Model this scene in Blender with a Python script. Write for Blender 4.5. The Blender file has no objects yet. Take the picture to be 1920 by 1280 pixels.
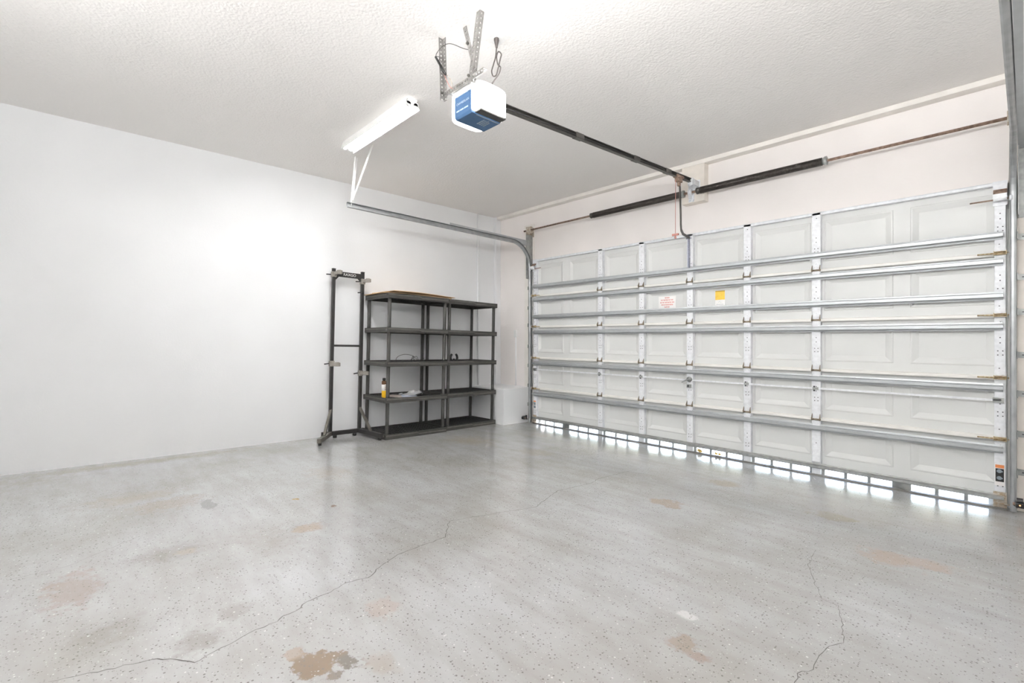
import bpy, bmesh, math, random
from mathutils import Vector, Matrix

random.seed(7)
sc = bpy.context.scene
COL = sc.collection
R = math.radians

# ------------------------------------------------------------------ camera
cam_d = bpy.data.cameras.new('camera')
cam = bpy.data.objects.new('camera', cam_d)
COL.objects.link(cam)
cam.location = (5.7527, -5.0683, 1.2752)
cam.rotation_euler = (R(90), 0, 0.814679)
cam_d.sensor_width = 36.0
cam_d.lens = 879.57 / 1920 * 36.0
cam_d.shift_y = -0.003375
cam_d.clip_start = 0.05
sc.camera = cam

# ------------------------------------------------------------------ world and exposure
world = bpy.data.worlds.new('world')
sc.world = world
world.use_nodes = True
wn = world.node_tree.nodes
wl = world.node_tree.links
sky = wn.new('ShaderNodeTexSky')
sky.sky_type = 'NISHITA'
sky.sun_elevation = R(52)
sky.sun_rotation = R(25)
sky.sun_disc = False
wl.new(sky.outputs[0], wn['Background'].inputs['Color'])
wn['Background'].inputs['Strength'].default_value = 2.2

sun_d = bpy.data.lights.new('sun', 'SUN')
sun_d.energy = 40.0
sun_d.angle = R(0.6)
sun_d.color = (1.0, 0.96, 0.9)
sun = bpy.data.objects.new('sun', sun_d)
COL.objects.link(sun)
sun.location = (4, 8, 10)
sun.rotation_euler = (R(-38), 0, R(-25))

sc.view_settings.view_transform = 'Standard'
sc.view_settings.look = 'None'
sc.view_settings.gamma = 1.0
sc.view_settings.use_curve_mapping = False
sc.view_settings.exposure = 0.27
sc.cycles.diffuse_bounces = 5
sc.cycles.max_bounces = 8

FILL_POWER = 200.0     # emission of the added fill uplights above and behind the camera
TUBE_POWER = 135.0      # emission of the fluorescent tubes
LENS_POWER = 7.0      # emission of the opener's lamp lenses

SLOPE = 0.02373        # the slab falls towards the door
TILT = -math.atan(SLOPE)
CEIL = 3.231
DL, DW, DH = 0.861, 4.88, 2.44      # garage door
DR = DL + DW


def fz(y):
    return -SLOPE * y


# ------------------------------------------------------------------ materials
def new_mat(name):
    m = bpy.data.materials.new(name)
    m.use_nodes = True
    nt = m.node_tree
    return m, nt, nt.nodes['Principled BSDF']


def srgb(c):
    return tuple(((v / 255.0) / 12.92 if v / 255.0 <= 0.04045 else ((v / 255.0 + 0.055) / 1.055) ** 2.4) for v in c) + (1.0,)


def node(nt, typ, props=None, **inp):
    n = nt.nodes.new(typ)
    for k, v in (props or {}).items():
        setattr(n, k, v)
    for k, v in inp.items():
        key = k.replace('_', ' ')
        if hasattr(v, 'is_output'):
            nt.links.new(v, n.inputs[key])
        else:
            n.inputs[key].default_value = v
    return n


def mth(nt, op, a, b=0.0, clamp=False):
    n = nt.nodes.new('ShaderNodeMath')
    n.operation = op
    n.use_clamp = clamp
    for i, v in enumerate((a, b)):
        if hasattr(v, 'is_output'):
            nt.links.new(v, n.inputs[i])
        else:
            n.inputs[i].default_value = v
    return n.outputs[0]


def mixc(nt, fac, a, b):
    n = nt.nodes.new('ShaderNodeMix')
    n.data_type = 'RGBA'
    for sock, v in ((n.inputs['Factor'], fac), (n.inputs[6], a), (n.inputs[7], b)):
        if hasattr(v, 'is_output'):
            nt.links.new(v, sock)
        else:
            sock.default_value = v
    return n.outputs[2]


def ramp(nt, fac, stops):
    n = nt.nodes.new('ShaderNodeValToRGB')
    cr = n.color_ramp
    while len(cr.elements) < len(stops):
        cr.elements.new(0.5)
    for e, (p, c) in zip(cr.elements, stops):
        e.position = p
        e.color = c if len(c) == 4 else (*c, 1)
    nt.links.new(fac, n.inputs[0])
    return n.outputs[0]


def basic(name, col, rough=0.5, metal=0.0, var=0.06, vscale=6.0, bump=0.0, bscale=80.0, spec=0.5, col2=None):
    """colour with soft procedural variation and fine relief"""
    m, nt, b = new_mat(name)
    tc = node(nt, 'ShaderNodeTexCoord')
    no = node(nt, 'ShaderNodeTexNoise', None, Vector=tc.outputs['Object'], Scale=vscale, Detail=1.0, Roughness=0.6)
    c = srgb(col)
    c2 = srgb(col2) if col2 else tuple(v * (1 - var) for v in c[:3]) + (1,)
    c1 = c if col2 else tuple(min(1, v * (1 + var * 0.5)) for v in c[:3]) + (1,)
    out = ramp(nt, no.outputs['Fac'], [(0.35, c1), (0.68, c2)])
    nt.links.new(out, b.inputs['Base Color'])
    b.inputs['Roughness'].default_value = rough
    b.inputs['Metallic'].default_value = metal
    b.inputs['Specular IOR Level'].default_value = spec
    if bump:
        n2 = node(nt, 'ShaderNodeTexNoise', None, Vector=tc.outputs['Object'], Scale=bscale, Detail=1.0)
        bp = node(nt, 'ShaderNodeBump', None, Strength=bump, Distance=0.004, Height=n2.outputs['Fac'])
        nt.links.new(bp.outputs[0], b.inputs['Normal'])
    return m


def emit_mat(name, col, power):
    m, nt, b = new_mat(name)
    b.inputs['Base Color'].default_value = (0.9, 0.9, 0.9, 1)
    b.inputs['Roughness'].default_value = 0.35
    b.inputs['Emission Color'].default_value = (*col, 1)
    b.inputs['Emission Strength'].default_value = power
    return m


M = {}
M['wall'] = basic('white_wall_paint', (243, 244, 245), 0.62, var=0.02, vscale=1.5, bump=0.12, bscale=55)
M['wall_front'] = basic('cream_wall_paint', (247, 242, 239), 0.65, var=0.03, vscale=2.0, bump=0.2, bscale=40)
M['trim'] = basic('cream_trim_paint', (240, 236, 230), 0.55, var=0.05, vscale=5, bump=0.08)
M['block'] = basic('wood_block_paint', (238, 231, 222), 0.55, var=0.06, vscale=9, bump=0.08)
M['door'] = basic('door_paint', (224, 225, 223), 0.42, var=0.02, vscale=3, bump=0.05, bscale=220)
M['lip'] = basic('door_lip_paint', (243, 241, 236), 0.4, var=0.04, vscale=8)
M['galv'] = basic('galvanised_steel', (240, 242, 245), 0.5, 0.08, var=0.08, vscale=30, bump=0.03, bscale=150)
M['galv_strut'] = basic('galvanised_strut', (184, 188, 190), 0.40, 0.5, var=0.05, vscale=14, bump=0.03)
M['galv_dull'] = basic('dull_galvanised', (168, 170, 168), 0.45, 0.6, var=0.18, vscale=22)
M['track'] = basic('track_steel', (170, 173, 174), 0.4, 0.65, var=0.14, vscale=12)
M['hole'] = basic('punched_hole', (70, 72, 76), 0.8)
M['hinge'] = basic('hinge_steel', (205, 200, 190), 0.45, 0.4, var=0.25, vscale=60, col2=(172, 152, 124))
M['hinge_dark'] = basic('hinge_ear_steel', (160, 150, 132), 0.45, 0.4, vscale=60, col2=(128, 112, 90))
M['angle'] = basic('perforated_angle_steel', (150, 148, 145), 0.42, 0.5, var=0.2, vscale=18)
M['rust'] = basic('rusty_steel', (156, 134, 118), 0.6, 0.3, var=0.2, vscale=40, col2=(120, 98, 84))
M['rust_yellow'] = basic('rusty_fixture', (198, 184, 150), 0.55, 0.3, vscale=60, col2=(160, 132, 92))
M['spring'] = basic('oiled_spring_steel', (58, 54, 50), 0.4, 0.5, var=0.2, vscale=20)
M['rail'] = basic('dark_rail_steel', (86, 84, 80), 0.38, 0.6, var=0.2, vscale=10)
M['black'] = basic('black_plastic', (28, 28, 28), 0.45, var=0.15)
M['shelf'] = basic('charcoal_shelf_plastic', (60, 59, 56), 0.5, var=0.2, vscale=14, bump=0.15, bscale=120)
M['shelf_deck'] = basic('black_deck_plastic', (38, 37, 36), 0.55, var=0.15, vscale=14)
M['shelf_ridge'] = basic('charcoal_ridge_plastic', (92, 90, 85), 0.45, var=0.2, vscale=20)
M['rack'] = basic('black_powder_coat', (46, 45, 44), 0.42, 0.2, var=0.15, vscale=20)
M['rack_grey'] = basic('grey_rack_steel', (110, 106, 99), 0.42, 0.4, var=0.2, vscale=25)
M['clamp'] = basic('grey_clamp_plastic', (140, 135, 128), 0.5, var=0.15, vscale=30)
M['cardboard'] = basic('brown_cardboard', (205, 172, 132), 0.8, var=0.12, vscale=12, bump=0.1)
M['white'] = basic('white_enamel', (245, 245, 243), 0.35, var=0.02)
M['plastic_white'] = basic('white_plastic', (240, 240, 238), 0.4, var=0.02)
M['blue'] = basic('blue_housing_plastic', (64, 98, 136), 0.42, var=0.12, vscale=9)
M['print_pale'] = basic('pale_blue_print', (190, 208, 228), 0.5)
M['print_grey'] = basic('grey_label_print', (140, 152, 160), 0.5)
M['print_white'] = basic('white_print', (238, 238, 236), 0.5)
M['print_red'] = basic('faded_red_print', (226, 150, 142), 0.6)
M['label'] = basic('white_label_paper', (250, 248, 246), 0.5)
M['yellow'] = basic('yellow_label', (246, 204, 80), 0.5, var=0.08, vscale=30)
M['amber'] = basic('amber_label', (190, 152, 48), 0.5)
M['orange'] = basic('orange_label', (226, 140, 84), 0.5)
M['red'] = basic('red_plastic', (200, 140, 130), 0.45)
M['cord_grey'] = basic('dark_cord_rubber', (84, 78, 76), 0.5)
M['purple'] = basic('zinc_bracket', (150, 152, 168), 0.4, 0.5, var=0.2, vscale=40)
M['bottle_yellow'] = basic('yellow_bottle_plastic', (240, 190, 40), 0.35)
M['bottle_brown'] = basic('brown_bottle_label', (110, 72, 40), 0.4)
M['paper'] = basic('white_paper', (240, 240, 242), 0.7)
M['paper_blue'] = basic('bluish_paper', (222, 230, 242), 0.7)
M['pink_paper'] = basic('pinkish_paper', (226, 212, 204), 0.7)
M['drive'] = basic('driveway_concrete', (205, 202, 196), 0.8, var=0.08, vscale=2)
M['crack'] = basic('crack_grime', (96, 93, 90), 0.8, var=0.2, vscale=9)
M['seal'] = basic('grey_rubber_seal', (120, 118, 114), 0.6, var=0.1)
M['foam'] = basic('yellow_foam_stain', (216, 182, 96), 0.8, var=0.2, vscale=60)
M['tube'] = emit_mat('lit_fluorescent_tube', (1.0, 0.99, 0.985), TUBE_POWER)
M['tube_fill'] = emit_mat('lit_fill_tube', (1.0, 0.99, 0.985), FILL_POWER)
M['lens'] = emit_mat('lit_lamp_lens', (1.0, 0.99, 0.985), LENS_POWER)
M['led'] = emit_mat('orange_sensor_led', (1.0, 0.3, 0.04), 6.0)


def ceiling_material():
    m, nt, b = new_mat('knockdown_ceiling_paint')
    tc = node(nt, 'ShaderNodeTexCoord')
    n1 = node(nt, 'ShaderNodeTexNoise', None, Vector=tc.outputs['Object'], Scale=38.0, Detail=2.0, Roughness=0.55)
    n2 = node(nt, 'ShaderNodeTexVoronoi', {'voronoi_dimensions': '2D'}, Vector=tc.outputs['Object'], Scale=55.0)
    h = mth(nt, 'ADD', mth(nt, 'SMOOTH_MIN', n1.outputs['Fac'], 0.56), mth(nt, 'MULTIPLY', n2.outputs['Distance'], 0.25))
    bp = node(nt, 'ShaderNodeBump', None, Strength=0.45, Distance=0.010, Height=h)
    nt.links.new(bp.outputs[0], b.inputs['Normal'])
    n3 = node(nt, 'ShaderNodeTexNoise', None, Vector=tc.outputs['Object'], Scale=0.7, Detail=2.0)
    c = ramp(nt, n3.outputs['Fac'], [(0.3, srgb((247, 245, 242))), (0.7, srgb((245, 242, 239)))])
    nt.links.new(c, b.inputs['Base Color'])
    b.inputs['Roughness'].default_value = 0.75
    return m


# fixed stains and pale spots on the slab: (x, y, rx, ry, colour, strength, edge sharpness)
STAINS = [
    (0.16, -4.6, .14, 1.4, (154, 143, 128), .6, 2), (0.35, -5.6, .3, .6, (156, 146, 133), .5, 2),
    (2.5, -3.2, .35, .08, (186, 184, 181), .3, 1), (1.6, -3.4, .35, .2, (181, 166, 149), .35, 2),
    (3.35, -2.5, .35, .5, (173, 173, 172), .3, 1), (2.2, -1.4, .25, .2, (171, 157, 140), .35, 3),
    (1.26, -1.54, .45, .3, (179, 165, 141), .45, 2), (1.55, -0.6, .3, .25, (175, 161, 145), .4, 2),
    (2.79, -4.2, .28, .22, (151, 144, 137), .5, 2), (1.38, -4.76, .18, .35, (162, 150, 135), .5, 2),
    (4.20, -4.24, .08, .06, (165, 150, 131), .35, 3), (2.76, -4.0, .09, .14, (167, 147, 126), .6, 3),
    (2.62, -4.67, .14, .22, (142, 137, 132), .6, 2), (2.66, -4.62, .08, .1, (166, 152, 134), .5, 3),
    (2.80, -5.06, .25, .12, (151, 127, 113), .45, 4), (3.34, -4.96, .16, .16, (140, 135, 130), .6, 2),
    (3.61, -4.71, .10, .10, (139, 133, 126), .55, 3), (3.48, -4.55, .08, .08, (149, 143, 137), .5, 3),
    (4.0, -1.83, .14, .11, (160, 140, 121), .7, 4), (4.93, -1.2, .2, .12, (156, 147, 129), .6, 3),
    (5.3, -1.72, .16, .16, (179, 155, 139), .6, 3), (5.45, -1.66, .16, .09, (183, 161, 147), .6, 3),
    (4.05, -0.96, .16, .12, (163, 148, 131), .55, 3), (1.7, -4.55, .2, .25, (161, 145, 131), .45, 3),
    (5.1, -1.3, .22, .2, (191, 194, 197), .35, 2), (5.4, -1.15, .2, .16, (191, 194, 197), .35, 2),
    (4.87, -3.32, .07, .07, (152, 134, 116), .6, 4), (4.95, -3.35, .05, .04, (151, 130, 118), .6, 4),
    (3.88, -4.07, .10, .08, (177, 158, 145), .45, 5), (1.87, -4.36, .16, .05, (125, 125, 124), .5, 6),
    (3.93, -4.47, .04, .04, (160, 141, 119), .6, 6), (2.15, -3.86, .03, .025, (174, 149, 105), .95, 9),
    (2.47, -3.71, .03, .02, (128, 105, 91), .9, 9), (4.8, -3.125, .05, .035, (215, 215, 214), .8, 4),
    (4.06, -4.36, .04, .05, (128, 110, 92), .9, 9), (4.04, -4.43, .085, .075, (126, 108, 88), .95, 9),
    (4.15, -4.40, .03, .03, (110, 98, 86), .8, 9), (4.11, -4.33, .06, .035, (104, 96, 85), .85, 9),
]


def floor_material():
    """grey floor paint with scattered flakes, worn patches and stains of fixed shape (mesh attributes)"""
    m, nt, b = new_mat('flaked_grey_floor_paint')
    tc = node(nt, 'ShaderNodeTexCoord')
    P = tc.outputs['Object']
    big = node(nt, 'ShaderNodeTexNoise', None, Vector=P, Scale=1.1, Detail=4.0, Roughness=0.65)
    col = ramp(nt, big.outputs['Fac'], [(0.3, srgb((191, 192, 194))), (0.5, srgb((181, 181, 181))), (0.68, srgb((167, 165, 162)))])
    mp = node(nt, 'ShaderNodeMapping', None, Vector=P, Scale=(1.2, 5.0, 1.0))
    st = node(nt, 'ShaderNodeTexNoise', None, Vector=mp.outputs[0], Scale=1.6, Detail=4.0, Roughness=0.7)
    sf = ramp(nt, st.outputs['Fac'], [(0.42, (0.0, 0.0, 0.0)), (0.75, (0.5, 0.5, 0.5))])
    col = mixc(nt, sf, col, srgb((154, 149, 143)))
    fine = node(nt, 'ShaderNodeTexNoise', None, Vector=P, Scale=13.0, Detail=4.0, Roughness=0.75)
    a_m = node(nt, 'ShaderNodeAttribute', {'attribute_name': 'stain_mask'})
    a_c = node(nt, 'ShaderNodeAttribute', {'attribute_name': 'stain_colour'})
    a_s = node(nt, 'ShaderNodeAttribute', {'attribute_name': 'stain_edge'})
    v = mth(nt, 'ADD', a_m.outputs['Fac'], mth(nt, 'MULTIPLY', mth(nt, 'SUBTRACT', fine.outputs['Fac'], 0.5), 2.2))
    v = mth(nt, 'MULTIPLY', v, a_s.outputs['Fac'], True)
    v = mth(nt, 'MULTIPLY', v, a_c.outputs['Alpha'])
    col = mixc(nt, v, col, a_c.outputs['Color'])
    # flakes: dark and pale chips
    for sc_, t1, t2, rad, ca, cb_, k in ((70.0, 0.82, 0.025, 0.25, (108, 104, 99), (222, 222, 220), .8), (125.0, 0.88, 0.05, 0.26, (110, 107, 103), (214, 214, 212), .6)):
        vo = node(nt, 'ShaderNodeTexVoronoi', {'voronoi_dimensions': '2D'}, Vector=P, Scale=sc_, Randomness=1.0)
        sep = nt.nodes.new('ShaderNodeSeparateColor')
        nt.links.new(vo.outputs['Color'], sep.inputs[0])
        dark = mth(nt, 'GREATER_THAN', sep.outputs[0], t1)
        pale = mth(nt, 'LESS_THAN', sep.outputs[0], t2)
        dot = mth(nt, 'LESS_THAN', vo.outputs['Distance'], mth(nt, 'MULTIPLY', mth(nt, 'ADD', sep.outputs[1], 0.45), rad * 0.8))
        dk = mth(nt, 'MULTIPLY', dot, k)
        col = mixc(nt, mth(nt, 'MULTIPLY', dark, dk), col, srgb(ca))
        col = mixc(nt, mth(nt, 'MULTIPLY', pale, dk), col, srgb(cb_))
    nt.links.new(col, b.inputs['Base Color'])
    rr = ramp(nt, big.outputs['Fac'], [(0.3, (0.09, 0.09, 0.09)), (0.7, (0.24, 0.24, 0.24))])
    nt.links.new(rr, b.inputs['Roughness'])
    n4 = node(nt, 'ShaderNodeTexNoise', None, Vector=P, Scale=26.0, Detail=1.0)
    bp = node(nt, 'ShaderNodeBump', None, Strength=0.10, Distance=0.004, Height=n4.outputs['Fac'])
    nt.links.new(bp.outputs[0], b.inputs['Normal'])
    b.inputs['Specular IOR Level'].default_value = 0.6
    b.inputs['Coat Weight'].default_value = 0.4
    b.inputs['Coat Roughness'].default_value = 0.16
    return m


M['ceiling'] = ceiling_material()
M['floor'] = floor_material()


# ------------------------------------------------------------------ mesh building
class MB:
    def __init__(self):
        self.v, self.f, self.mi, self.sm = [], [], [], []

    def face(self, idx, mi=0, sm=False):
        self.f.append(tuple(idx)); self.mi.append(mi); self.sm.append(sm)

    def add(self, verts, faces, mi=0, sm=False):
        o = len(self.v)
        self.v += [Vector(p) for p in verts]
        for q in faces:
            self.face([o + i for i in q], mi, sm)

    def box(self, x0, x1, y0, y1, z0, z1, mi=0):
        self.add([(x0, y0, z0), (x1, y0, z0), (x1, y1, z0), (x0, y1, z0), (x0, y0, z1), (x1, y0, z1), (x1, y1, z1), (x0, y1, z1)],
                 [(0, 3, 2, 1), (4, 5, 6, 7), (0, 1, 5, 4), (1, 2, 6, 5), (2, 3, 7, 6), (3, 0, 4, 7)], mi)
        return self

    def bar(self, p0, p1, w, h, up=(0, 0, 1), mi=0):
        p0, p1, up = Vector(p0), Vector(p1), Vector(up)
        d = (p1 - p0).normalized()
        a = d.cross(up).normalized() * (w / 2)
        u = a.cross(d).normalized() * (h / 2)
        vs = []
        for p in (p0, p1):
            vs += [p - a - u, p + a - u, p + a + u, p - a + u]
        self.add(vs, [(0, 1, 2, 3), (7, 6, 5, 4), (0, 4, 5, 1), (1, 5, 6, 2), (2, 6, 7, 3), (3, 7, 4, 0)], mi)
        return self

    def tube(self, path, r, n=10, mi=0, closed=False):
        path = [Vector(p) for p in path]
        rs = r if isinstance(r, (list, tuple)) else [r] * len(path)
        prev = None
        rings = []
        for i, p in enumerate(path):
            if closed:
                t = path[(i + 1) % len(path)] - path[i - 1]
            else:
                t = path[min(i + 1, len(path) - 1)] - path[max(i - 1, 0)]
            t.normalize()
            if prev is None:
                ref = Vector((0, 0, 1)) if abs(t.z) < 0.9 else Vector((1, 0, 0))
                u = t.cross(ref).normalized()
            else:
                u = (prev - t * prev.dot(t)).normalized()
            prev = u
            w = t.cross(u)
            rings.append([p + (u * math.cos(2 * math.pi * k / n) + w * math.sin(2 * math.pi * k / n)) * rs[i] for k in range(n)])
        o = len(self.v)
        for rg in rings:
            self.v += rg
        m = len(rings)
        for i in range(m if closed else m - 1):
            j = (i + 1) % m
            for k in range(n):
                self.face((o + i * n + k, o + i * n + (k + 1) % n, o + j * n + (k + 1) % n, o + j * n + k), mi, True)
        if not closed:
            self.face([o + k for k in range(n)][::-1], mi)
            self.face([o + (m - 1) * n + k for k in range(n)], mi)
        return self

    def lathe(self, prof, org=(0, 0, 0), axis=(0, 0, 1), n=20, mi=0, sm=True):
        """prof: (distance along the axis, radius)"""
        org, ax = Vector(org), Vector(axis).normalized()
        ref = Vector((0, 0, 1)) if abs(ax.z) < 0.9 else Vector((1, 0, 0))
        u = ax.cross(ref).normalized()
        w = ax.cross(u)
        o = len(self.v)
        for h, r in prof:
            for k in range(n):
                a = 2 * math.pi * k / n
                self.v.append(org + ax * h + (u * math.cos(a) + w * math.sin(a)) * max(r, 1e-5))
        for i in range(len(prof) - 1):
            for k in range(n):
                self.face((o + i * n + k, o + i * n + (k + 1) % n, o + (i + 1) * n + (k + 1) % n, o + (i + 1) * n + k), mi, sm)
        self.face([o + k for k in range(n)][::-1], mi)
        self.face([o + (len(prof) - 1) * n + k for k in range(n)], mi)
        return self

    def sweep(self, prof, frames, mi=0, closed_prof=True, sm=False):
        """prof: 2-D points; frames: (origin, u axis, v axis)"""
        o = len(self.v)
        n = len(prof)
        for (p, u, w) in frames:
            p, u, w = Vector(p), Vector(u), Vector(w)
            for a, c in prof:
                self.v.append(p + u * a + w * c)
        rng = n if closed_prof else n - 1
        for i in range(len(frames) - 1):
            for k in range(rng):
                self.face((o + i * n + k, o + i * n + (k + 1) % n, o + (i + 1) * n + (k + 1) % n, o + (i + 1) * n + k), mi, sm)
        if closed_prof:
            self.face([o + k for k in range(n)][::-1], mi)
            self.face([o + (len(frames) - 1) * n + k for k in range(n)], mi)
        return self

    def ladder(self, p0, p1, wdir, w, th, pitch=0.026, hole=0.011, mi=0):
        """flat strip with a row of real square holes"""
        p0, p1, wd = Vector(p0), Vector(p1), Vector(wdir).normalized()
        d = p1 - p0
        L = d.length
        d.normalize()
        nrm = d.cross(wd).normalized()
        rail = (w - hole) / 2
        for s in (-1, 1):
            c = wd * (s * (w - rail) / 2)
            self.bar(p0 + c, p1 + c, rail, th, nrm, mi)
        n = max(1, int(L / pitch))
        pt = L / n
        for i in range(n + 1):
            a = max(0, i * pt - (pt - hole) / 2)
            b_ = min(L, i * pt + (pt - hole) / 2)
            self.bar(p0 + d * a, p0 + d * b_, hole, th * 0.98, nrm, mi)
        return self

    def build(self, name, mats, parent=None, org=(0, 0, 0), bevel=0.0, seg=1, solid=0.0, shift=None):
        org = Vector(org)
        me = bpy.data.meshes.new(name)
        me.from_pydata([tuple(p - org) for p in self.v], [], self.f)
        mats = mats if isinstance(mats, (list, tuple)) else [mats]
        for m in mats:
            me.materials.append(M[m])
        for p, mi, sm in zip(me.polygons, self.mi, self.sm):
            p.material_index = mi
            p.use_smooth = sm
        if bevel or solid:
            bm = bmesh.new(); bm.from_mesh(me)
            if solid:
                bmesh.ops.recalc_face_normals(bm, faces=bm.faces)
                bmesh.ops.solidify(bm, geom=list(bm.faces), thickness=solid)
            if bevel:
                es = [e for e in bm.edges if len(e.link_faces) == 2 and e.calc_face_angle(0) > 0.6]
                bmesh.ops.bevel(bm, geom=es, offset=bevel, segments=seg, affect='EDGES', profile=0.6, clamp_overlap=True)
            bm.to_mesh(me); bm.free()
        me.validate()
        ob = bpy.data.objects.new(name, me)
        COL.objects.link(ob)
        if parent:
            ob.parent = parent
        if shift:
            ob.location = shift
        return ob


def bx(*a, **k):
    return MB().box(*a, **k)


def thing(name, label, cat, loc=(0, 0, 0), rot=(0, 0, 0), group=None):
    o = bpy.data.objects.new(name, None)
    o.empty_display_size = 0.1
    COL.objects.link(o)
    o.location = loc
    o.rotation_euler = rot
    o['label'] = label
    o['category'] = cat
    if group:
        o['group'] = group
    return o


def tag(o, label, cat, group=None):
    o['label'] = label
    o['category'] = cat
    if group:
        o['group'] = group
    return o


def struct(o, label=None):
    o['kind'] = 'structure'
    if label:
        o['label'] = label
    return o


def inst(src, name, parent, loc, rot=None):
    o = bpy.data.objects.new(name, src.data)
    COL.objects.link(o)
    o.parent = parent
    o.location = loc
    if rot:
        o.rotation_euler = rot
    return o


def text_mesh(name, body, size, mat, parent, mtx, depth=0.0006, spacing=1.0, sx=1.0):
    cu = bpy.data.curves.new('lettering', 'FONT')
    cu.body = body
    cu.size = size
    cu.align_x = 'CENTER'
    cu.align_y = 'CENTER'
    cu.extrude = depth
    cu.space_character = spacing
    tmp = bpy.data.objects.new('lettering_source', cu)
    COL.objects.link(tmp)
    bpy.context.view_layer.update()
    dg = bpy.context.evaluated_depsgraph_get()
    me = bpy.data.meshes.new_from_object(tmp.evaluated_get(dg))
    bpy.data.objects.remove(tmp)
    me.transform(Matrix.Diagonal((sx, 1, 1, 1)))
    me.transform(mtx)
    me.materials.clear()
    me.materials.append(M[mat])
    o = bpy.data.objects.new(name, me)
    COL.objects.link(o)
    o.parent = parent
    return o


def basis(o, x, y):
    x, y = Vector(x).normalized(), Vector(y).normalized()
    z = x.cross(y)
    m = Matrix.Identity(4)
    for i in range(3):
        m[i][0], m[i][1], m[i][2], m[i][3] = x[i], y[i], z[i], o[i]
    return m


# ------------------------------------------------------------------ the room
WF = 0.06              # inner face of the door wall
XR = 6.60              # right wall
YB = -6.70             # back wall

def build_floor():
    import numpy as np
    st = .025
    xs = np.arange(-.2, XR + .2 + st, st)
    ys = np.arange(YB - .2, WF + .24 + .001, st)
    ys[-1] = WF + .24
    nx, ny = len(xs), len(ys)
    gx, gy = np.meshgrid(xs, ys, indexing='ij')
    co = np.stack([gx, gy, -SLOPE * gy], -1).reshape(-1, 3)
    i = np.arange(nx * ny).reshape(nx, ny)
    q = np.stack([i[:-1, :-1], i[1:, :-1], i[1:, 1:], i[:-1, 1:]], -1).reshape(-1, 4)
    # skirt so that the slab has thickness
    ring = [int(k) for k in list(i[:, 0]) + list(i[-1, 1:]) + list(i[::-1, -1][1:]) + list(i[0, ::-1][1:-1])]
    nb = nx * ny
    low = [(float(co[k][0]), float(co[k][1]), -.2) for k in ring]
    verts = co.tolist() + low
    faces = q.tolist()
    L = len(ring)
    faces += [[ring[k], nb + k, nb + (k + 1) % L, ring[(k + 1) % L]] for k in range(L)]
    faces.append([nb + k for k in range(L)][::-1])
    me = bpy.data.meshes.new('floor')
    me.from_pydata(verts, [], faces)
    me.materials.append(M['floor'])
    mask = np.full(nb, -3.0)
    colr = np.zeros((nb, 4)); edge = np.ones(nb) * 2
    colr[:, :3] = .5
    x, y = co[:, 0], co[:, 1]
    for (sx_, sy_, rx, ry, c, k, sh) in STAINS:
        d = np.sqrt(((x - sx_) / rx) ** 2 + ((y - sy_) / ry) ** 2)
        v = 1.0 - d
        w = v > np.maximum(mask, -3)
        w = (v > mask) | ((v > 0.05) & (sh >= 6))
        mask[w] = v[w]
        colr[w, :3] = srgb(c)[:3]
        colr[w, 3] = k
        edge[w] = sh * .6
    pad = len(verts) - nb
    for nm, typ, dat in (('stain_mask', 'FLOAT', np.concatenate([mask, np.full(pad, -3.0)])), ('stain_edge', 'FLOAT', np.concatenate([edge, np.ones(pad)]))):
        at = me.attributes.new(nm, typ, 'POINT')
        at.data.foreach_set('value', dat.astype(np.float32))
    at = me.attributes.new('stain_colour', 'FLOAT_COLOR', 'POINT')
    at.data.foreach_set('color', np.concatenate([colr, np.zeros((pad, 4))]).astype(np.float32).ravel())
    ob = bpy.data.objects.new('floor', me)
    COL.objects.link(ob)
    return ob


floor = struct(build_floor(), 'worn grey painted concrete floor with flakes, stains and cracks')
struct(bx(-3, 10, WF + .24, 14, -.25, -.012).build('driveway', 'drive'), 'sunlit concrete driveway outside the garage door')
struct(bx(-.2, XR + .2, YB - .2, WF + .24, CEIL, CEIL + .15).build('ceiling', 'ceiling'), 'white knockdown textured ceiling')
struct(bx(-.2, 0, YB - .2, WF + .24, -.1, CEIL).build('wall_left', 'wall'), 'long plain white wall behind the shelves')
struct(bx(XR, XR + .2, YB - .2, WF + .24, -.1, CEIL).build('wall_right', 'wall'), 'white wall beside the door, right of the frame')
struct(bx(0, XR, YB - .2, YB, -.1, CEIL).build('wall_back', 'wall'), 'white wall behind the camera')
mb = MB()
mb.box(0, DL + .06, WF, WF + .2, -.1, CEIL)
mb.box(DR - .06, XR, WF, WF + .2, -.1, CEIL)
mb.box(DL + .06, DR - .06, WF, WF + .2, DH - .06, CEIL)
struct(mb.build('wall_front', 'wall_front'), 'cream wall with the garage door opening')
struct(bx(.06, XR, -.04, WF, CEIL - .045, CEIL).build('trim_1', 'trim', bevel=.003), 'long cream ledger strip under the ceiling above the door')
struct(bx(0, .05, -.05, WF, .53, CEIL).build('trim_2', 'wall', bevel=.006), 'white boxed pipe chase in the far corner')
struct(bx(.635, .82, .02, WF, 0, 3.0).build('trim_3', 'trim', bevel=.003), 'cream jamb board at the left end of the door')
struct(bx(DR + .04, DR + .23, .02, WF, 0, 3.0).build('trim_4', 'block', bevel=.003), 'cream jamb board at the right end of the door')
struct(bx(0, .72, -.49, WF, -.05, .53).build('wall_ledge', 'wall', bevel=.008, seg=2), 'low white plastered ledge in the corner beside the shelves')
# stop mouldings outside the door curtain
struct(bx(DL - .036, DL + .1, .048, WF, 0, DH).build('trim_5', 'plastic_white'), 'white stop moulding at the left door edge')
struct(bx(DR - .1, DR + .036, .048, WF, 0, DH).build('trim_6', 'plastic_white'), 'white stop moulding at the right door edge')
struct(bx(DL - .02, DR + .02, .048, WF, DH - .1, DH).build('trim_7', 'plastic_white'), 'white stop moulding over the garage door')

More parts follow.
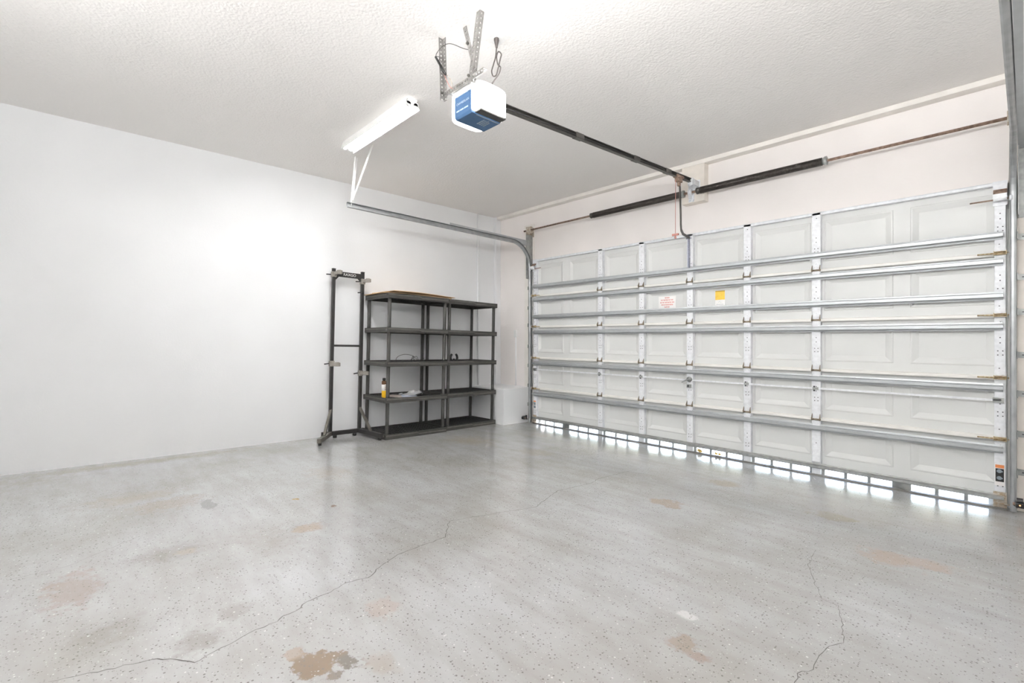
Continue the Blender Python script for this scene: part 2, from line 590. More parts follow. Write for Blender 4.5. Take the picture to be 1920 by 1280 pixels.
# cracks in the slab
CR_A = [(3.539, -5.121), (3.59, -4.974), (3.626, -4.859), (3.686, -4.788), (3.75, -4.742), (3.735, -4.707), (3.717, -4.626), (3.681, -4.525), (3.68, -4.445), (3.654, -4.416), (3.65, -4.361), (3.608, -4.301), (3.598, -4.19), (3.562, -4.097), (3.586, -3.999), (3.512, -3.889), (3.455, -3.764), (3.446, -3.641), (3.433, -3.43), (3.239, -3.263), (3.273, -3.122), (3.324, -2.954), (3.362, -2.814), (3.419, -2.63), (3.271, -2.23), (3.296, -2.024), (3.317, -1.835), (3.274, -1.687), (3.313, -1.167)]
CR_B = [(4.981, -1.91), (5.009, -2.179), (5.071, -2.327), (5.151, -2.517), (5.22, -2.527), (5.26, -2.667), (5.302, -2.836), (5.265, -2.927), (5.259, -3.049), (5.265, -3.107), (5.232, -3.173), (5.239, -3.229), (5.26, -3.4)]
CR_C = [(2.483, -5.307), (2.489, -5.183), (2.478, -5.069), (2.36, -4.921), (2.285, -4.813), (2.203, -4.681)]
rc = random.Random(3)


def crack(pts, w0):
    fine = []
    for (a, b) in zip(pts[:-1], pts[1:]):
        a, b = Vector(a), Vector(b)
        L = (b - a).length
        n = max(2, int(L / .022))
        perp = Vector((-(b - a).y, (b - a).x)).normalized()
        for i in range(n):
            fine.append(a.lerp(b, i / n) + perp * (rc.uniform(-.006, .006) if i else 0))
    fine.append(Vector(pts[-1]))
    mb = MB()
    o = []
    for i, p in enumerate(fine):
        t = (fine[min(i + 1, len(fine) - 1)] - fine[max(i - 1, 0)]).normalized()
        q = Vector((-t.y, t.x))
        e = min(1, i / 6, (len(fine) - 1 - i) / 6)
        w = w0 * (.25 + .75 * e) * rc.uniform(.5, 1.3)
        for s in (-1, 1):
            x, y = p + q * (s * w / 2)
            mb.v.append(Vector((x, y, fz(y) + .0005)))
    for i in range(len(fine) - 1):
        mb.face((2 * i, 2 * i + 1, 2 * i + 3, 2 * i + 2))
    return mb.build('crack', 'crack', floor)


crack(CR_A, .0045)
crack(CR_B, .0026)
crack(CR_C, .0022)

# ------------------------------------------------------------------ the garage door
door = thing('garage_door', 'wide white sectional garage door seen from inside, with galvanised stiles and struts', 'garage door', (DL + DW / 2, 0, 0))
DO = (DL + DW / 2, 0, 0)
JO = [0.10, .53, .985, 1.45, 1.91, DH]      # section edges (the bottom rail fills below .10)
PX = [DL + DW * k / 8 for k in range(9)]
STX = [DL + DW * k / 8 for k in range(2, 7)]

SK = .028            # the pan skin lies behind the stile faces
for si in range(5):
    z0, z1 = JO[si] + .002, JO[si + 1] - .002
    mb = MB()
    # back skin and edges
    mb.add([(DL, .045, z0), (DR, .045, z0), (DR, .045, z1), (DL, .045, z1), (DL, SK, z0), (DR, SK, z0), (DR, SK, z1), (DL, SK, z1)],
           [(0, 1, 2, 3), (0, 4, 5, 1), (1, 5, 6, 2), (2, 6, 7, 3), (3, 7, 4, 0)])
    ml, mh = .055, .075
    for k in range(8):
        a, b = PX[k], PX[k + 1]
        ringsd = [(a, b, z0, z1, SK), (a + ml, b - ml, z0 + mh, z1 - mh, SK), (a + ml + .006, b - ml - .006, z0 + mh + .006, z1 - mh - .006, SK - .005),
                  (a + ml + .014, b - ml - .014, z0 + mh + .014, z1 - mh - .014, SK - .005),
                  (a + ml + .055, b - ml - .055, z0 + mh + .055, z1 - mh - .055, SK + .010)]
        o = len(mb.v)
        for (xa, xb, za, zb, y) in ringsd:
            mb.v += [Vector((xa, y, za)), Vector((xb, y, za)), Vector((xb, y, zb)), Vector((xa, y, zb))]
        for r_ in range(4):
            for c in range(4):
                i0, i1 = o + r_ * 4 + c, o + r_ * 4 + (c + 1) % 4
                mb.face((i0, i1, i1 + 4, i0 + 4))
        mb.face((o + 16, o + 17, o + 18, o + 19))
    sec = mb.build('door_section', 'door', door, DO)
    if si < 4:
        # rolled meeting edge along the top of each section
        zz = JO[si + 1]
        m2 = MB()
        m2.sweep([(SK, -.026), (-.010, -.022), (-.014, -.016), (-.014, .000), (-.008, .006), (SK, .008)],
                 [((x, 0, zz), (0, 1, 0), (0, 0, 1)) for x in (DL + .01, DR - .01)])
        m2.build('meeting_rail', 'lip', door, DO)
# top rail folded over the curtain
mb = MB()
mb.box(DL, DR, -.022, SK, DH - .026, DH - .004)
mb.box(DL, DR, -.026, .045, DH - .004, DH)
mb.build('top_rail', 'galv', door, DO, bevel=.002)

# bottom rail with three daylight slots under each raised panel
mb = MB()
mb.box(DL, DR, .012, .042, .064, .102)
mb.box(DL, DR, .012, .042, .0, .012)
for k in range(8):
    xs = PX[k]
    ends = [xs]
    for q in range(3):
        s0 = xs + .062 + q * .170
        ends += [s0, s0 + .146]
    ends.append(PX[k + 1])
    for a, b in zip(ends[0::2], ends[1::2]):
        mb.box(a, b, .012, .042, .012, .064)
mb.build('bottom_rail', 'galv_dull', door, DO)
mb = MB()
mb.sweep([(-.035, .0), (.045, .0), (.045, .008), (-.012, .008), (-.018, .016), (-.035, .014)],
         [((x, 0, .0), (0, 1, 0), (0, 0, 1)) for x in (DL - .005, DR + .005)])
mb.build('bottom_seal', 'seal', door, DO)
for (x0, w) in ((3.33, .10), (3.58, .07)):
    mb = MB()
    for i in range(7):
        cx_ = x0 + rc.uniform(0, w)
        mb.lathe([(-.004, .004), (0, .012), (.004, .010), (.007, .003)], (cx_, -.002, rc.uniform(.02, .04)), (0, -1, 0), 7)
    mb.build('foam_blob', 'foam', door, DO)

# vertical stiles, one per section and position, with punched holes
def stile_mesh(w, h, end=False):
    mb = MB()
    mb.sweep([(-w / 2, SK), (-w / 2, -.020), (-w / 2 + .002, -.022), (w / 2 - .002, -.022), (w / 2, -.020), (w / 2, SK)],
             [((0, 0, z), (1, 0, 0), (0, 1, 0)) for z in (0, h)])
    for (px_, pz_) in ((-.012, .16), (.014, .16), (-.012, .19), (.014, .19), (0, .25), (0, .29), (.002, h - .05), (-.004, .06)):
        if pz_ < h - .03:
            mb.lathe([(0, .0042), (.0006, .0042)], (px_, -.022, pz_), (0, -1, 0), 8, 1)
    return mb


for si in range(5):
    z0 = JO[si] + .004 if si else .012
    h = JO[si + 1] - .004 - z0
    src = None
    for x in STX:
        if src is None:
            src = stile_mesh(.070, h).build('stile', ['galv', 'hole'], door, shift=(x - DO[0], 0, z0))
        else:
            inst(src, 'stile', door, (x - DO[0], 0, z0))
    src = None
    for x in (DL + .036, DR - .036):
        if src is None:
            src = stile_mesh(.060, h, True).build('end_stile', ['galv', 'hole'], door, shift=(x - DO[0], 0, z0))
        else:
            inst(src, 'end_stile', door, (x - DO[0], 0, z0))

# the bent bottom of one stile
mb = MB()
mb.sweep([(-.03, 0), (.03, 0), (.034, -.03), (-.026, -.03)], [((0, -.022, .12), (1, 0, 0), (0, .6, 0)), ((0, -.024, .15), (1, 0, 0), (0, .9, .5)), ((.002, -.02, .28), (1, 0, 0), (0, .1, .1))])
mb.build('bent_flap', 'galv', door, (0, 0, 0), shift=(STX[4] - DO[0], 0, 0))

# horizontal struts
HAT = [(-.022, .031), (-.025, .031), (-.027, .019), (-.060, .015), (-.064, .011), (-.064, -.011), (-.060, -.015), (-.027, -.019), (-.025, -.031), (-.022, -.031)]
src = None
for zc in (2.04, 1.845, 1.59, 1.362, .904, .447):
    if src is None:
        L = DW / 2 - .02
        m2 = MB()
        m2.sweep(HAT, [((x, 0, 0), (0, 1, 0), (0, 0, 1)) for x in (-L, L)])
        src = m2.build('strut', 'galv_strut', door, shift=(0, 0, zc))
    else:
        inst(src, 'strut', door, (0, 0, zc))
m2 = MB()
m2.sweep([(a, b * .75) for a, b in HAT], [((x, 0, 0), (0, 1, 0), (0, 0, 1)) for x in (-DW / 2 + .015, DW / 2 - .015)])
m2.build('bottom_strut', 'galv_dull', door, shift=(0, 0, .090))

# hinges: centre hinges on the inner stiles, roller hinges on the end stiles
mb = MB()
mb.sweep([(-.026, -.012), (.026, -.012), (.026, .05), (.012, .072), (-.012, .072), (-.026, .05)], [((0, -.0235, 0), (1, 0, 0), (0, 0, 1)), ((0, -.027, 0), (1, 0, 0), (0, 0, 1))])
mb.sweep([(-.028, -.062), (.028, -.062), (.028, -.008), (-.028, -.008)], [((0, -.0235, 0), (1, 0, 0), (0, 0, 1)), ((0, -.027, 0), (1, 0, 0), (0, 0, 1))])
mb.tube([(-.038, -.034, -.008), (.038, -.034, -.008)], .008, 8, 1)
for s in (-1, 1):
    mb.sweep([(0, -.020), (-.026, -.018), (-.028, .004), (0, .042)], [((s * .030, -.024, 0), (0, 1, 0), (0, 0, 1)), ((s * .034, -.024, 0), (0, 1, 0), (0, 0, 1))], 1)
for (a, b) in ((0, .052), (-.014, .02), (.014, .02), (0, -.042)):
    mb.lathe([(0, .006), (.004, .005)], (a, -.027, b), (0, -1, 0), 6, 0)
hsrc = None
for zz in JO[1:5]:
    for x in STX:
        if hsrc is None:
            hsrc = mb.build('hinge', ['galv', 'hinge_dark'], door, shift=(x - DO[0], 0, zz))
        else:
            inst(hsrc, 'hinge', door, (x - DO[0], 0, zz))
rsrc = {}
for zz in JO[1:5]:
    for s, x in ((-1, DL + .036), (1, DR - .036)):
        if s not in rsrc:
            mb = MB()
            mb.sweep([(-.03, -.02), (.03, -.02), (.03, .03), (.006, .062), (-.012, .062), (-.03, .04)], [((0, -.0235, 0), (1, 0, 0), (0, 0, 1)), ((0, -.027, 0), (1, 0, 0), (0, 0, 1))])
            mb.box(-.032, .032, -.06, -.027, -.016, -.012, 1)
            mb.box(-.032, .032, -.06, -.027, .004, .008, 1)
            mb.box(-.034, -.030, -.062, -.027, -.018, .012, 1)
            mb.box(.030, .034, -.062, -.027, -.018, .012, 1)
            mb.tube([(-s * .12, -.045, -.004), (s * .055, -.045, -.004)], .0055, 8, 1)
            mb.lathe([(-.008, .012), (-.008, .021), (.008, .021), (.008, .012)], (s * .055, -.045, -.004), (s, 0, 0), 14, 0)
            for (a, b) in ((-.004, .045), (-.014, .016), (.014, .016)):
                mb.lathe([(0, .006), (.004, .005)], (a, -.027, b), (0, -1, 0), 6, 0)
            rsrc[s] = mb.build('roller_hinge', ['galv', 'rust_yellow'], door, shift=(x - DO[0], 0, zz))
        else:
            inst(rsrc[s], 'roller_hinge', door, (x - DO[0], 0, zz))
for s, x in ((-1, DL + .036), (1, DR - .036)):
    mb = MB()
    mb.box(-.038, .038, -.030, -.024, DH - .18, DH + .004)
    mb.sweep([(0, 0), (-.045, -.035), (-.05, -.035), (-.005, .012)], [((a, -.028, DH - .07), (0, 1, 0), (0, 0, 1)) for a in (-.036, .036)], 1)
    mb.box(-.036, .036, -.082, -.074, DH - .135, DH - .10)
    mb.tube([(-.036, -.066, DH - .14), (.036, -.066, DH - .14)], .012, 10)
    mb.tube([(-s * .16, -.066, DH - .14), (s * .055, -.066, DH - .14)], .0055, 8, 1)
    mb.lathe([(-.008, .012), (-.008, .021), (.008, .021), (.008, .012)], (s * .055, -.066, DH - .14), (s, 0, 0), 14, 0)
    mb.build('top_roller_bracket', ['galv', 'rust'], door, shift=(x - DO[0], 0, 0))
    mb = MB()
    mb.box(-.036, .036, -.028, -.0235, .0, .13)
    mb.box(-.036, .036, -.065, -.028, .028, .033)
    mb.tube([(-.03, -.05, .05), (s * .055, -.05, .05)], .0055, 8)
    mb.build('bottom_bracket', 'hinge', door, shift=(x - DO[0], 0, 0))

# lock bar and lock
for (a, b, za, zb) in ((DL + .05, 3.27, .812, .806), (3.34, DR - .03, .806, .812)):
    mb = MB()
    mb.bar((a, -.031, za), (b, -.031, zb), .006, .016)
    mb.build('lock_bar', 'galv', door, DO)
mb = MB()
mb.lathe([(0, .030), (.012, .030), (.016, .012), (.03, .010)], (STX[2], -.030, .815), (0, -1, 0), 16)
mb.bar((STX[2] - .02, -.045, .81), (STX[2] - .085, -.045, .775), .006, .014)
mb.box(STX[2] - .03, STX[2] + .02, -.04, -.024, .72, .76, 0)
mb.box(STX[2] - .02, STX[2] - .004, -.0415, -.04, .728, .752, 1)
mb.build('lock', ['galv_dull', 'hole'], door, DO)
for x in (STX[0], STX[1], STX[3], STX[4]):
    mb = MB()
    mb.box(-.024, -.008, -.0236, -.0222, -.02, .03, 1)
    mb.box(-.026, .02, -.036, -.0222, -.004, .018, 0)
    mb.build('bar_guide', ['galv_dull', 'hole'], door, shift=(x - DO[0], 0, .80))
for s in (-1, 1):
    mb = MB()
    x = DO[0] + s * (DW / 2 - .045)
    mb.box(x - .03, x + .03, -.034, -.022, .792, .83)
    mb.build('bar_guide', 'galv_dull', door, DO)

# stickers
YL = SK + .0085
mb = MB()
mb.box(2.887, 3.103, YL - .0015, YL + .003, 1.606, 1.766)
lab = mb.build('warning_label', 'label', door, DO)
lab['label'] = 'white warning label with faded red print'
mb = MB()
rows = [(1.748, .06, 3), (1.722, .16, 5), (1.694, .18, 6), (1.667, .15, 6), (1.640, .07, 2)]
for zc, wd, n in rows:
    x = 2.998 - wd / 2
    cell = wd / n
    for i in range(n):
        k = .72 + .2 * rc.random()
        xx = x + i * cell
        nl = 3
        for j in range(nl):
            mb.box(xx + cell * k * j / nl, xx + cell * k * (j + .7) / nl, YL - .0022, YL - .0015, zc - .008, zc + .008 - .004 * (j % 2))
mb.build('red_print', 'print_red', lab, DO)
mb = MB()
mb.box(3.561, 3.662, YL - .0015, YL + .003, 1.627, 1.788)
lab2 = mb.build('yellow_label', 'label', door, DO)
lab2['label'] = 'small yellow and white label'
bx(3.561, 3.662, YL - .0022, YL - .0015, 1.688, 1.774).build('yellow_field', 'yellow', lab2, DO)
bx(3.561, 3.662, YL - .0022, YL - .0015, 1.774, 1.786).build('amber_band', 'amber', lab2, DO)
mb = MB()
mb.box(3.572, 3.65, YL - .0022, YL - .0015, 1.637, 1.641)
mb.bar((3.595, YL - .0019, 1.66), (3.608, YL - .0019, 1.672), .0008, .004, (0, 1, 0))
mb.bar((3.608, YL - .0019, 1.672), (3.624, YL - .0019, 1.655), .0008, .004, (0, 1, 0))
mb.build('grey_print', 'print_grey', lab2, DO)
xs0, xs1 = DR - .064, DR - .012
mb = MB()
mb.box(xs0, xs1, -.0238, -.0222, .175, .335)
lab3 = mb.build('warning_label', 'label', door, DO)
lab3['label'] = 'white warning sticker with orange header and black diagrams'
bx(xs0 + .003, xs1 - .003, -.0244, -.0238, .306, .330).build('orange_header', 'orange', lab3, DO)
mb = MB()
mb.box(xs0 + .004, xs1 - .004, -.0244, -.0238, .205, .302)
mb.build('diagram_panel', 'black', lab3, DO)
mb = MB()
for zc in (.283, .232):
    mb.lathe([(0, .014), (.0006, .014)], ((xs0 + xs1) / 2 - .002, -.0244, zc), (0, -1, 0), 12)
    mb.box(xs0 + .010, xs1 - .010, -.0252, -.0244, zc - .006, zc + .003)
mb.build('diagram_print', 'print_grey', lab3, DO)
xs0, xs1 = DL + .012, DL + .062
lab4 = bx(xs0, xs1, -.0238, -.0222, .22, .345).build('warning_label', 'label', door, DO)
bx(xs0 + .003, xs1 - .003, -.0244, -.0238, .325, .342).build('orange_header', 'orange', lab4, DO)
mb = MB()
for a, b in ((.232, .268), (.278, .318)):
    mb.box(xs0 + .006, xs1 - .006, -.0244, -.0238, a, b)
mb.build('diagram_print', 'print_grey', lab4, DO)

# opener attachment bracket on the middle stile
mb = MB()
mb.ladder((STX[2] - .012, -.026, 2.06), (STX[2] - .012, -.026, 2.42), (1, 0, 0), .026, .003, .022, .010)
mb.ladder((STX[2], -.040, 2.06), (STX[2], -.040, 2.42), (0, 1, 0), .026, .003, .022, .010)
mb.tube([(STX[2] - .03, -.05, 2.385), (STX[2] + .03, -.05, 2.385)], .006, 8)
mb.build('arm_bracket', 'purple', door, DO)

# ------------------------------------------------------------------ door tracks
def track(side, label):
    s = side
    xin = DL - .014 if s < 0 else DR + .014      # inner mouth of the channel
    root = thing('door_track', label, 'door track', (xin, -.05, 0), group=None)
    RO = (xin, -.05, 0)
    yv = -.048
    rad = .38
    ztop = 2.68
    zc = ztop - rad
    fr = []
    for z in (0.012, .6, 1.2, 1.8, zc):
        fr.append(((xin, yv, z), Vector((s, 0, 0)), Vector((0, -1, 0))))
    for i in range(1, 13):
        a = math.pi / 2 * i / 12
        c = Vector((xin, yv - rad, zc))
        p = c + Vector((0, math.cos(a), math.sin(a))) * rad
        nrm = -Vector((0, math.cos(a), math.sin(a)))
        fr.append((p, Vector((s, 0, 0)), nrm))
    fr.append(((xin - (.045 if s > 0 else 0), -2.88, ztop + .04), Vector((s, 0, 0)), Vector((0, 0, -1))))
    # C channel: u runs from the mouth to the web, w across
    t = .0035
    outer = [(.004, -.026), (.012, -.030), (.030, -.030), (.046, -.028), (.052, -.020), (.052, .020), (.046, .028), (.030, .030), (.012, .030), (.000, .024), (.000, .012)]
    inner = [(.004, .013), (.004, .022), (.013, .030 - t), (.030, .030 - t), (.045, .028 - t), (.052 - t, .019), (.052 - t, -.019), (.045, -.028 + t), (.030, -.030 + t), (.013, -.030 + t), (.006, -.024)]
    outer = [(a * .68, b) for a, b in outer]
    inner = [(a if a < .01 else a * .68 - (.0 if a < .05 else .0008), b) for a, b in inner]
    nv = 5
    mb = MB(); mb.sweep(outer + inner, fr[:nv], 0)
    v = mb.build('vertical_track', 'track', root, RO)
    mb = MB(); mb.sweep(outer + inner, fr[nv - 1:], 0)
    mb.build('horizontal_track', 'track', root, RO)
    # jamb brackets
    for z in (2.02, 1.724, 1.467, 1.151, .866, .569, .288):
        mb = MB()
        xa = xin + s * .0362
        mb.box(min(xa, xa + s * .004), max(xa, xa + s * .004), -.085, .02, z - .025, z + .025)
        mb.box(min(xa, xa + s * .075), max(xa, xa + s * .075), .012, .0195, z - .022, z + .022)
        mb.lathe([(0, .008), (.005, .007)], (xa + s * .045, .012, z), (0, -1, 0), 6)
        mb.box(min(xa + s * .025, xa + s * .065), max(xa + s * .025, xa + s * .065), .0112, .012, z - .004, z + .004, 1)
        mb.build('jamb_bracket', ['galv_dull', 'hole'], root, RO)
    # flag angle at the top of the vertical track
    xa = xin + s * .0405
    mb = MB()
    mb.box(min(xa, xa + s * .004), max(xa, xa + s * .004), -.115, .02, 2.16, 2.82)
    mb.box(min(xa, xa + s * .06), max(xa, xa + s * .06), .014, .02, 2.16, 2.82)
    for z in (2.2, 2.3, 2.75):
        mb.lathe([(0, .008), (.004, .007)], (xa + s * .035, .014, z), (0, -1, 0), 6)
    mb.build('flag_bracket', 'galv_dull', root, RO)
    # horizontal stiffening angle behind the track
    mb = MB()
    ye, xe = (-1.5, xa) if s < 0 else (-2.88, xa - .045)
    mb.bar((xa + s * .002, -.02, 2.695), (xe + s * .002, ye, 2.695 + .03), .004, .075)
    mb.bar((xa + s * .016, -.02, 2.659), (xe + s * .016, ye, 2.659 + .03), .030, .004)
    mb.build('track_angle', 'galv_strut', root, RO)
    # hanger straps up to the ceiling
    y = -2.83
    x0 = xin + s * .040
    mb = MB()
    mb.ladder((x0, y, 2.70), (x0 + .11, y, CEIL), (1, 0, 0), .032, .003, .03, .009)
    mb.bar((x0 - .018, y + .016, 2.70), (x0 + .092, y + .016, CEIL), .003, .03, (0, 1, 0))
    mb.build('hanger_strap', 'white', root, RO)
    mb = MB()
    mb.ladder((x0 + .06, y - .006, 2.77), (x0 + (.52 if s < 0 else .3), y - .006, CEIL), (1, 0, -.2), .036, .003, .03, .010)
    mb.build('diagonal_strap', 'white', root, RO)
    # lift cable with its bottom loop
    xc = xin - s * .012
    mb = MB()
    mb.tube([(xc, -.075, .06), (xc, -.072, 1.5), (xc + s * .012, -.07, 2.84)], .0018, 6)
    mb.build('lift_cable', 'galv_dull', root, RO)
    return root


track(-1, 'steel door track curving up and back towards the shelving wall')
track(1, 'steel door track at the right edge of the picture')

# ------------------------------------------------------------------ torsion shaft, springs and drums
ZS, YS = 2.885, -.07
SO = (3.33, YS, ZS)
ts = thing('torsion_shaft', 'rusty torsion shaft with two dark springs above the garage door', 'torsion shaft', SO)
MB().tube([(.72, YS, ZS), (DR + .1, YS, ZS)], .0125, 12).build('shaft', 'rust', ts, SO)


def spring(x0, x1):
    prof = []
    n = int((x1 - x0 - .08) / .0125)
    xs = x0 + .04
    for i in range(n):
        a = xs + (x1 - x0 - .08) * i / n
        p = (x1 - x0 - .08) / n
        prof += [(a, .0325), (a + p * .25, .0365), (a + p * .75, .0365)]
    prof.append((x1 - .04, .0325))
    sp = MB().lathe([(a - x0, r) for a, r in prof], (x0, YS, ZS), (1, 0, 0), 14).build('spring', 'spring', ts, SO)
    MB().lathe([(0, .030), (.004, .036), (.02, .034), (.045, .030)], (x0, YS, ZS), (1, 0, 0), 14).build('winding_cone', 'rail', ts, SO)
    MB().lathe([(0, .030), (.004, .040), (.022, .040), (.026, .034), (.045, .030)], (x1, YS, ZS), (-1, 0, 0), 14).build('winding_cone', 'galv_dull', ts, SO)


spring(1.966, 3.262)
spring(3.40, 4.622)
for x, s in ((.843, -1), (DR + .03, 1)):
    MB().lathe([(-.03, .030), (-.03, .052), (-.024, .054), (-.018, .046), (.018, .046), (.024, .052), (.03, .050), (.03, .02)], (x, YS, ZS), (1, 0, 0), 22).build('cable_drum', 'hinge', ts, SO)
    mb = MB()
    mb.box(x + s * .045 - .002, x + s * .045 + .002, YS - .035, .02, ZS - .09, ZS + .045)
    mb.box(x + s * .045 - (.04 if s > 0 else 0), x + s * .045 + (0 if s > 0 else .04), .014, .02, ZS - .09, ZS + .045)
    mb.lathe([(-.012, .026), (.012, .026)], (x + s * .045, YS, ZS), (1, 0, 0), 14)
    mb.build('end_bearing_plate', 'hinge', ts, SO)
mb = MB()
mb.box(3.30, 3.36, -.046, -.042, ZS - .10, ZS + .07)
mb.box(3.329, 3.333, -.12, -.044, ZS - .07, ZS + .05)
mb.lathe([(-.02, .034), (.02, .034)], (3.331, YS, ZS), (1, 0, 0), 16)
for (a, b) in ((3.31, ZS - .085), (3.35, ZS - .085), (3.31, ZS + .055), (3.35, ZS + .055)):
    mb.lathe([(0, .010), (.008, .009)], (a, -.046, b), (0, -1, 0), 6)
mb.build('centre_bearing_bracket', 'galv', ts, SO)

tag(bx(3.215, 3.475, -.042, WF, 2.775, CEIL - .046).build('mounting_block', 'block', bevel=.003),
    'cream painted wooden mounting block above the middle of the door', 'mounting block')

# ------------------------------------------------------------------ opener
OX = 3.385
OO = (OX, -3.15, 2.675)
op = thing('garage_door_opener', 'ceiling hung door opener with blue housing, glowing white lenses and long dark rail', 'door opener', OO)
bw = .083
YF, YK = -3.265, -3.02
zb, zt = 2.675, 2.865
mb = MB()
# blue tray: bottom and front with chamfered corners
mb.sweep([(YF + .012, zb), (YK, zb), (YK, zt - .05), (YF, zt - .05), (YF, zb + .014)],
         [((OX - bw, 0, 0), (0, 1, 0), (0, 0, 1)), ((OX + bw, 0, 0), (0, 1, 0), (0, 0, 1))])
hs = mb.build('housing', 'blue', op, OO, bevel=.004, seg=2)
bx(OX - bw - .004, OX + bw + .004, YF - .002, YK + .05, zt - .05, zt).build('top_cover', 'plastic_white', op, OO, bevel=.012, seg=3)
mb = MB()
mb.box(OX - bw + .03, OX + bw - .025, YF - .0035, YF, zt - .056, zt - .046)
mb.build('button_strip', 'print_pale', op, OO)
mb = MB()
mb.box(OX + bw - .004, OX + bw + .056, YF + .035, YK - .002, zb + .006, zb + .016)
mb.build('vent_panel', 'rail', op, OO)
mb = MB()
mb.box(OX + bw - .010, OX + bw - .003, YF + .05, YK - .005, zb - .002, zb + .010)
mb.build('vent_edge', 'print_grey', op, OO)
for s in (-1, 1):
    # curved translucent lens on each side
    mb = MB()
    prof = []
    x_in, x_out = bw - .002, bw + .075
    n = 10
    base = [(YF + .004, x_in), (YF + .012, x_in + .02)]
    for i in range(n + 1):
        a = math.pi * (1 - i / n)
        yy = (YF + YK) / 2 + .01 + math.copysign(abs(math.cos(a)) ** .7, math.cos(a)) * (YK - YF) / 2
        xx = x_in + .02 + (x_out - x_in - .02) * math.sin(a) ** .55
        base.append((yy, xx))
    base += [(YK + .02, x_in)]
    levels = [(zb + .014, .90), (zb + .022, .97), (zb + .04, 1), (zt - .03, 1), (zt - .012, .96), (zt - .004, .86)]
    o = 0
    cyc = (YF + YK) / 2 + .01
    for (z, k) in levels:
        for (yy, xx) in base:
            mb.v.append(Vector((OX + s * (x_in + (xx - x_in) * k), cyc + (yy - cyc) * (.5 + .5 * k), z)))
    nb = len(base)
    for i in range(len(levels) - 1):
        for k in range(nb):
            q = (i * nb + k, i * nb + (k + 1) % nb, (i + 1) * nb + (k + 1) % nb, (i + 1) * nb + k)
            mb.face(q if s < 0 else q[::-1], 0, True)
    mb.face(range(nb) if s > 0 else list(range(nb))[::-1])
    mb.face([(len(levels) - 1) * nb + k for k in range(nb)][::(-1 if s > 0 else 1)])
    mb.build('lamp_lens', 'lens', op, OO)
text_mesh('lettering', 'CHAMBERLAIN', .021, 'print_pale', hs,
          Matrix.Translation(-Vector(OO)) @ basis((OX + .004, YF - .0012, zb + .088), (1, 0, 0), (0, 0, 1)), sx=.92)
mb = MB()
for i, (a, b) in enumerate(((-.062, -.03), (-.024, .012), (.018, .058))):
    mb.box(OX + a, OX + b, YF - .0012, YF, zb + .04, zb + .049)
mb.build('small_print', 'print_pale', hs, OO)
mb = MB()
for i in range(4):
    y = -3.135 + i * .017
    x = OX - .02
    while x < OX + .045:
        w = rc.uniform(.008, .018)
        mb.box(x, x + w, y, y + .011, zb - .0008, zb)
        x += w + .004
mb.build('label_print', 'print_grey', hs, OO)

# rail
p0, p1 = Vector((OX, -3.06, 2.842)), Vector((OX, -.17, 2.978))
mb = MB()
up = Vector((0, 0, 1)); d = (p1 - p0).normalized(); up = (up - d * up.dot(d)).normalized()
mb.sweep([(-.022, .018), (.022, .018), (.022, .012), (.006, .010), (.006, -.012), (.016, -.014), (.016, -.020), (-.016, -.020), (-.016, -.014), (-.006, -.012), (-.006, .010), (-.022, .012)],
         [(p, (1, 0, 0), up) for p in (p0, p1)])
mb.build('rail', 'rail', op, OO)
mb = MB()
mb.tube([p0 + Vector((.011, .05, -.004)), p1 + Vector((.011, -.05, -.004))], .005, 6)
mb.tube([p0 + Vector((-.011, .05, -.004)), p1 + Vector((-.011, -.05, -.004))], .005, 6)
mb.build('drive_chain', 'black', op, OO)
for t in (.33, .62, .82):
    q = p0.lerp(p1, t)
    mb = MB()
    mb.bar(q - d * .05, q + d * .05, .05, .044, up)
    mb.build('rail_splice', 'rail', op, OO, bevel=.004)
mb = MB()
mb.bar(p1 - d * .03, p1 + d * .02, .05, .05, up)
mb.box(OX - .035, OX - .030, -.17, -.044, 2.93, 2.99)
mb.box(OX + .030, OX + .035, -.17, -.044, 2.93, 2.99)
mb.box(OX - .045, OX + .045, -.05, -.044, 2.90, 3.01)
mb.lathe([(0, .024), (.05, .024)], (OX - .025, -.155, 2.955), (1, 0, 0), 16)
mb.build('header_bracket', 'galv', op, OO)
# trolley, arm and release cord
q = Vector((OX, -.44, 2.955))
mb = MB()
mb.bar(q - d * .08, q + d * .07, .052, .03, up)
mb.box(OX - .022, OX + .022, -.49, -.40, 2.90, 2.945)
mb.box(OX - .015, OX + .015, -.455, -.425, 2.86, 2.905)
mb.build('trolley', 'rust', op, OO, bevel=.004)
arm = [(OX, -.425, 2.90), (OX, -.41, 2.72), (OX - .004, -.392, 2.53), (OX - .012, -.375, 2.475), (OX - .03, -.33, 2.425), (OX - .055, -.24, 2.40), (STX[2] + .012, -.055, 2.386)]
mb = MB()
for a, b in zip(arm[:-1], arm[1:]):
    mb.bar(a, Vector(b) + (Vector(b) - Vector(a)).normalized() * .004, .008, .026, (0, 1, .4))
mb.build('door_arm', 'rail', op, OO)
mb = MB()
mb.tube([(OX - .005, -.50, 2.92), (OX - .005, -.503, 2.6), (OX - .005, -.505, 2.36)], .0028, 6)
cordp = mb.build('release_cord', 'red', op, OO)
mb = MB()
mb.bar((OX - .04, -.505, 2.345), (OX + .03, -.505, 2.345), .02, .02)
mb.lathe([(0, .006), (.02, .012), (.03, .010)], (OX - .005, -.505, 2.335), (0, 0, -1), 10)
mb.build('pull_handle', 'red', cordp, OO, bevel=.004)

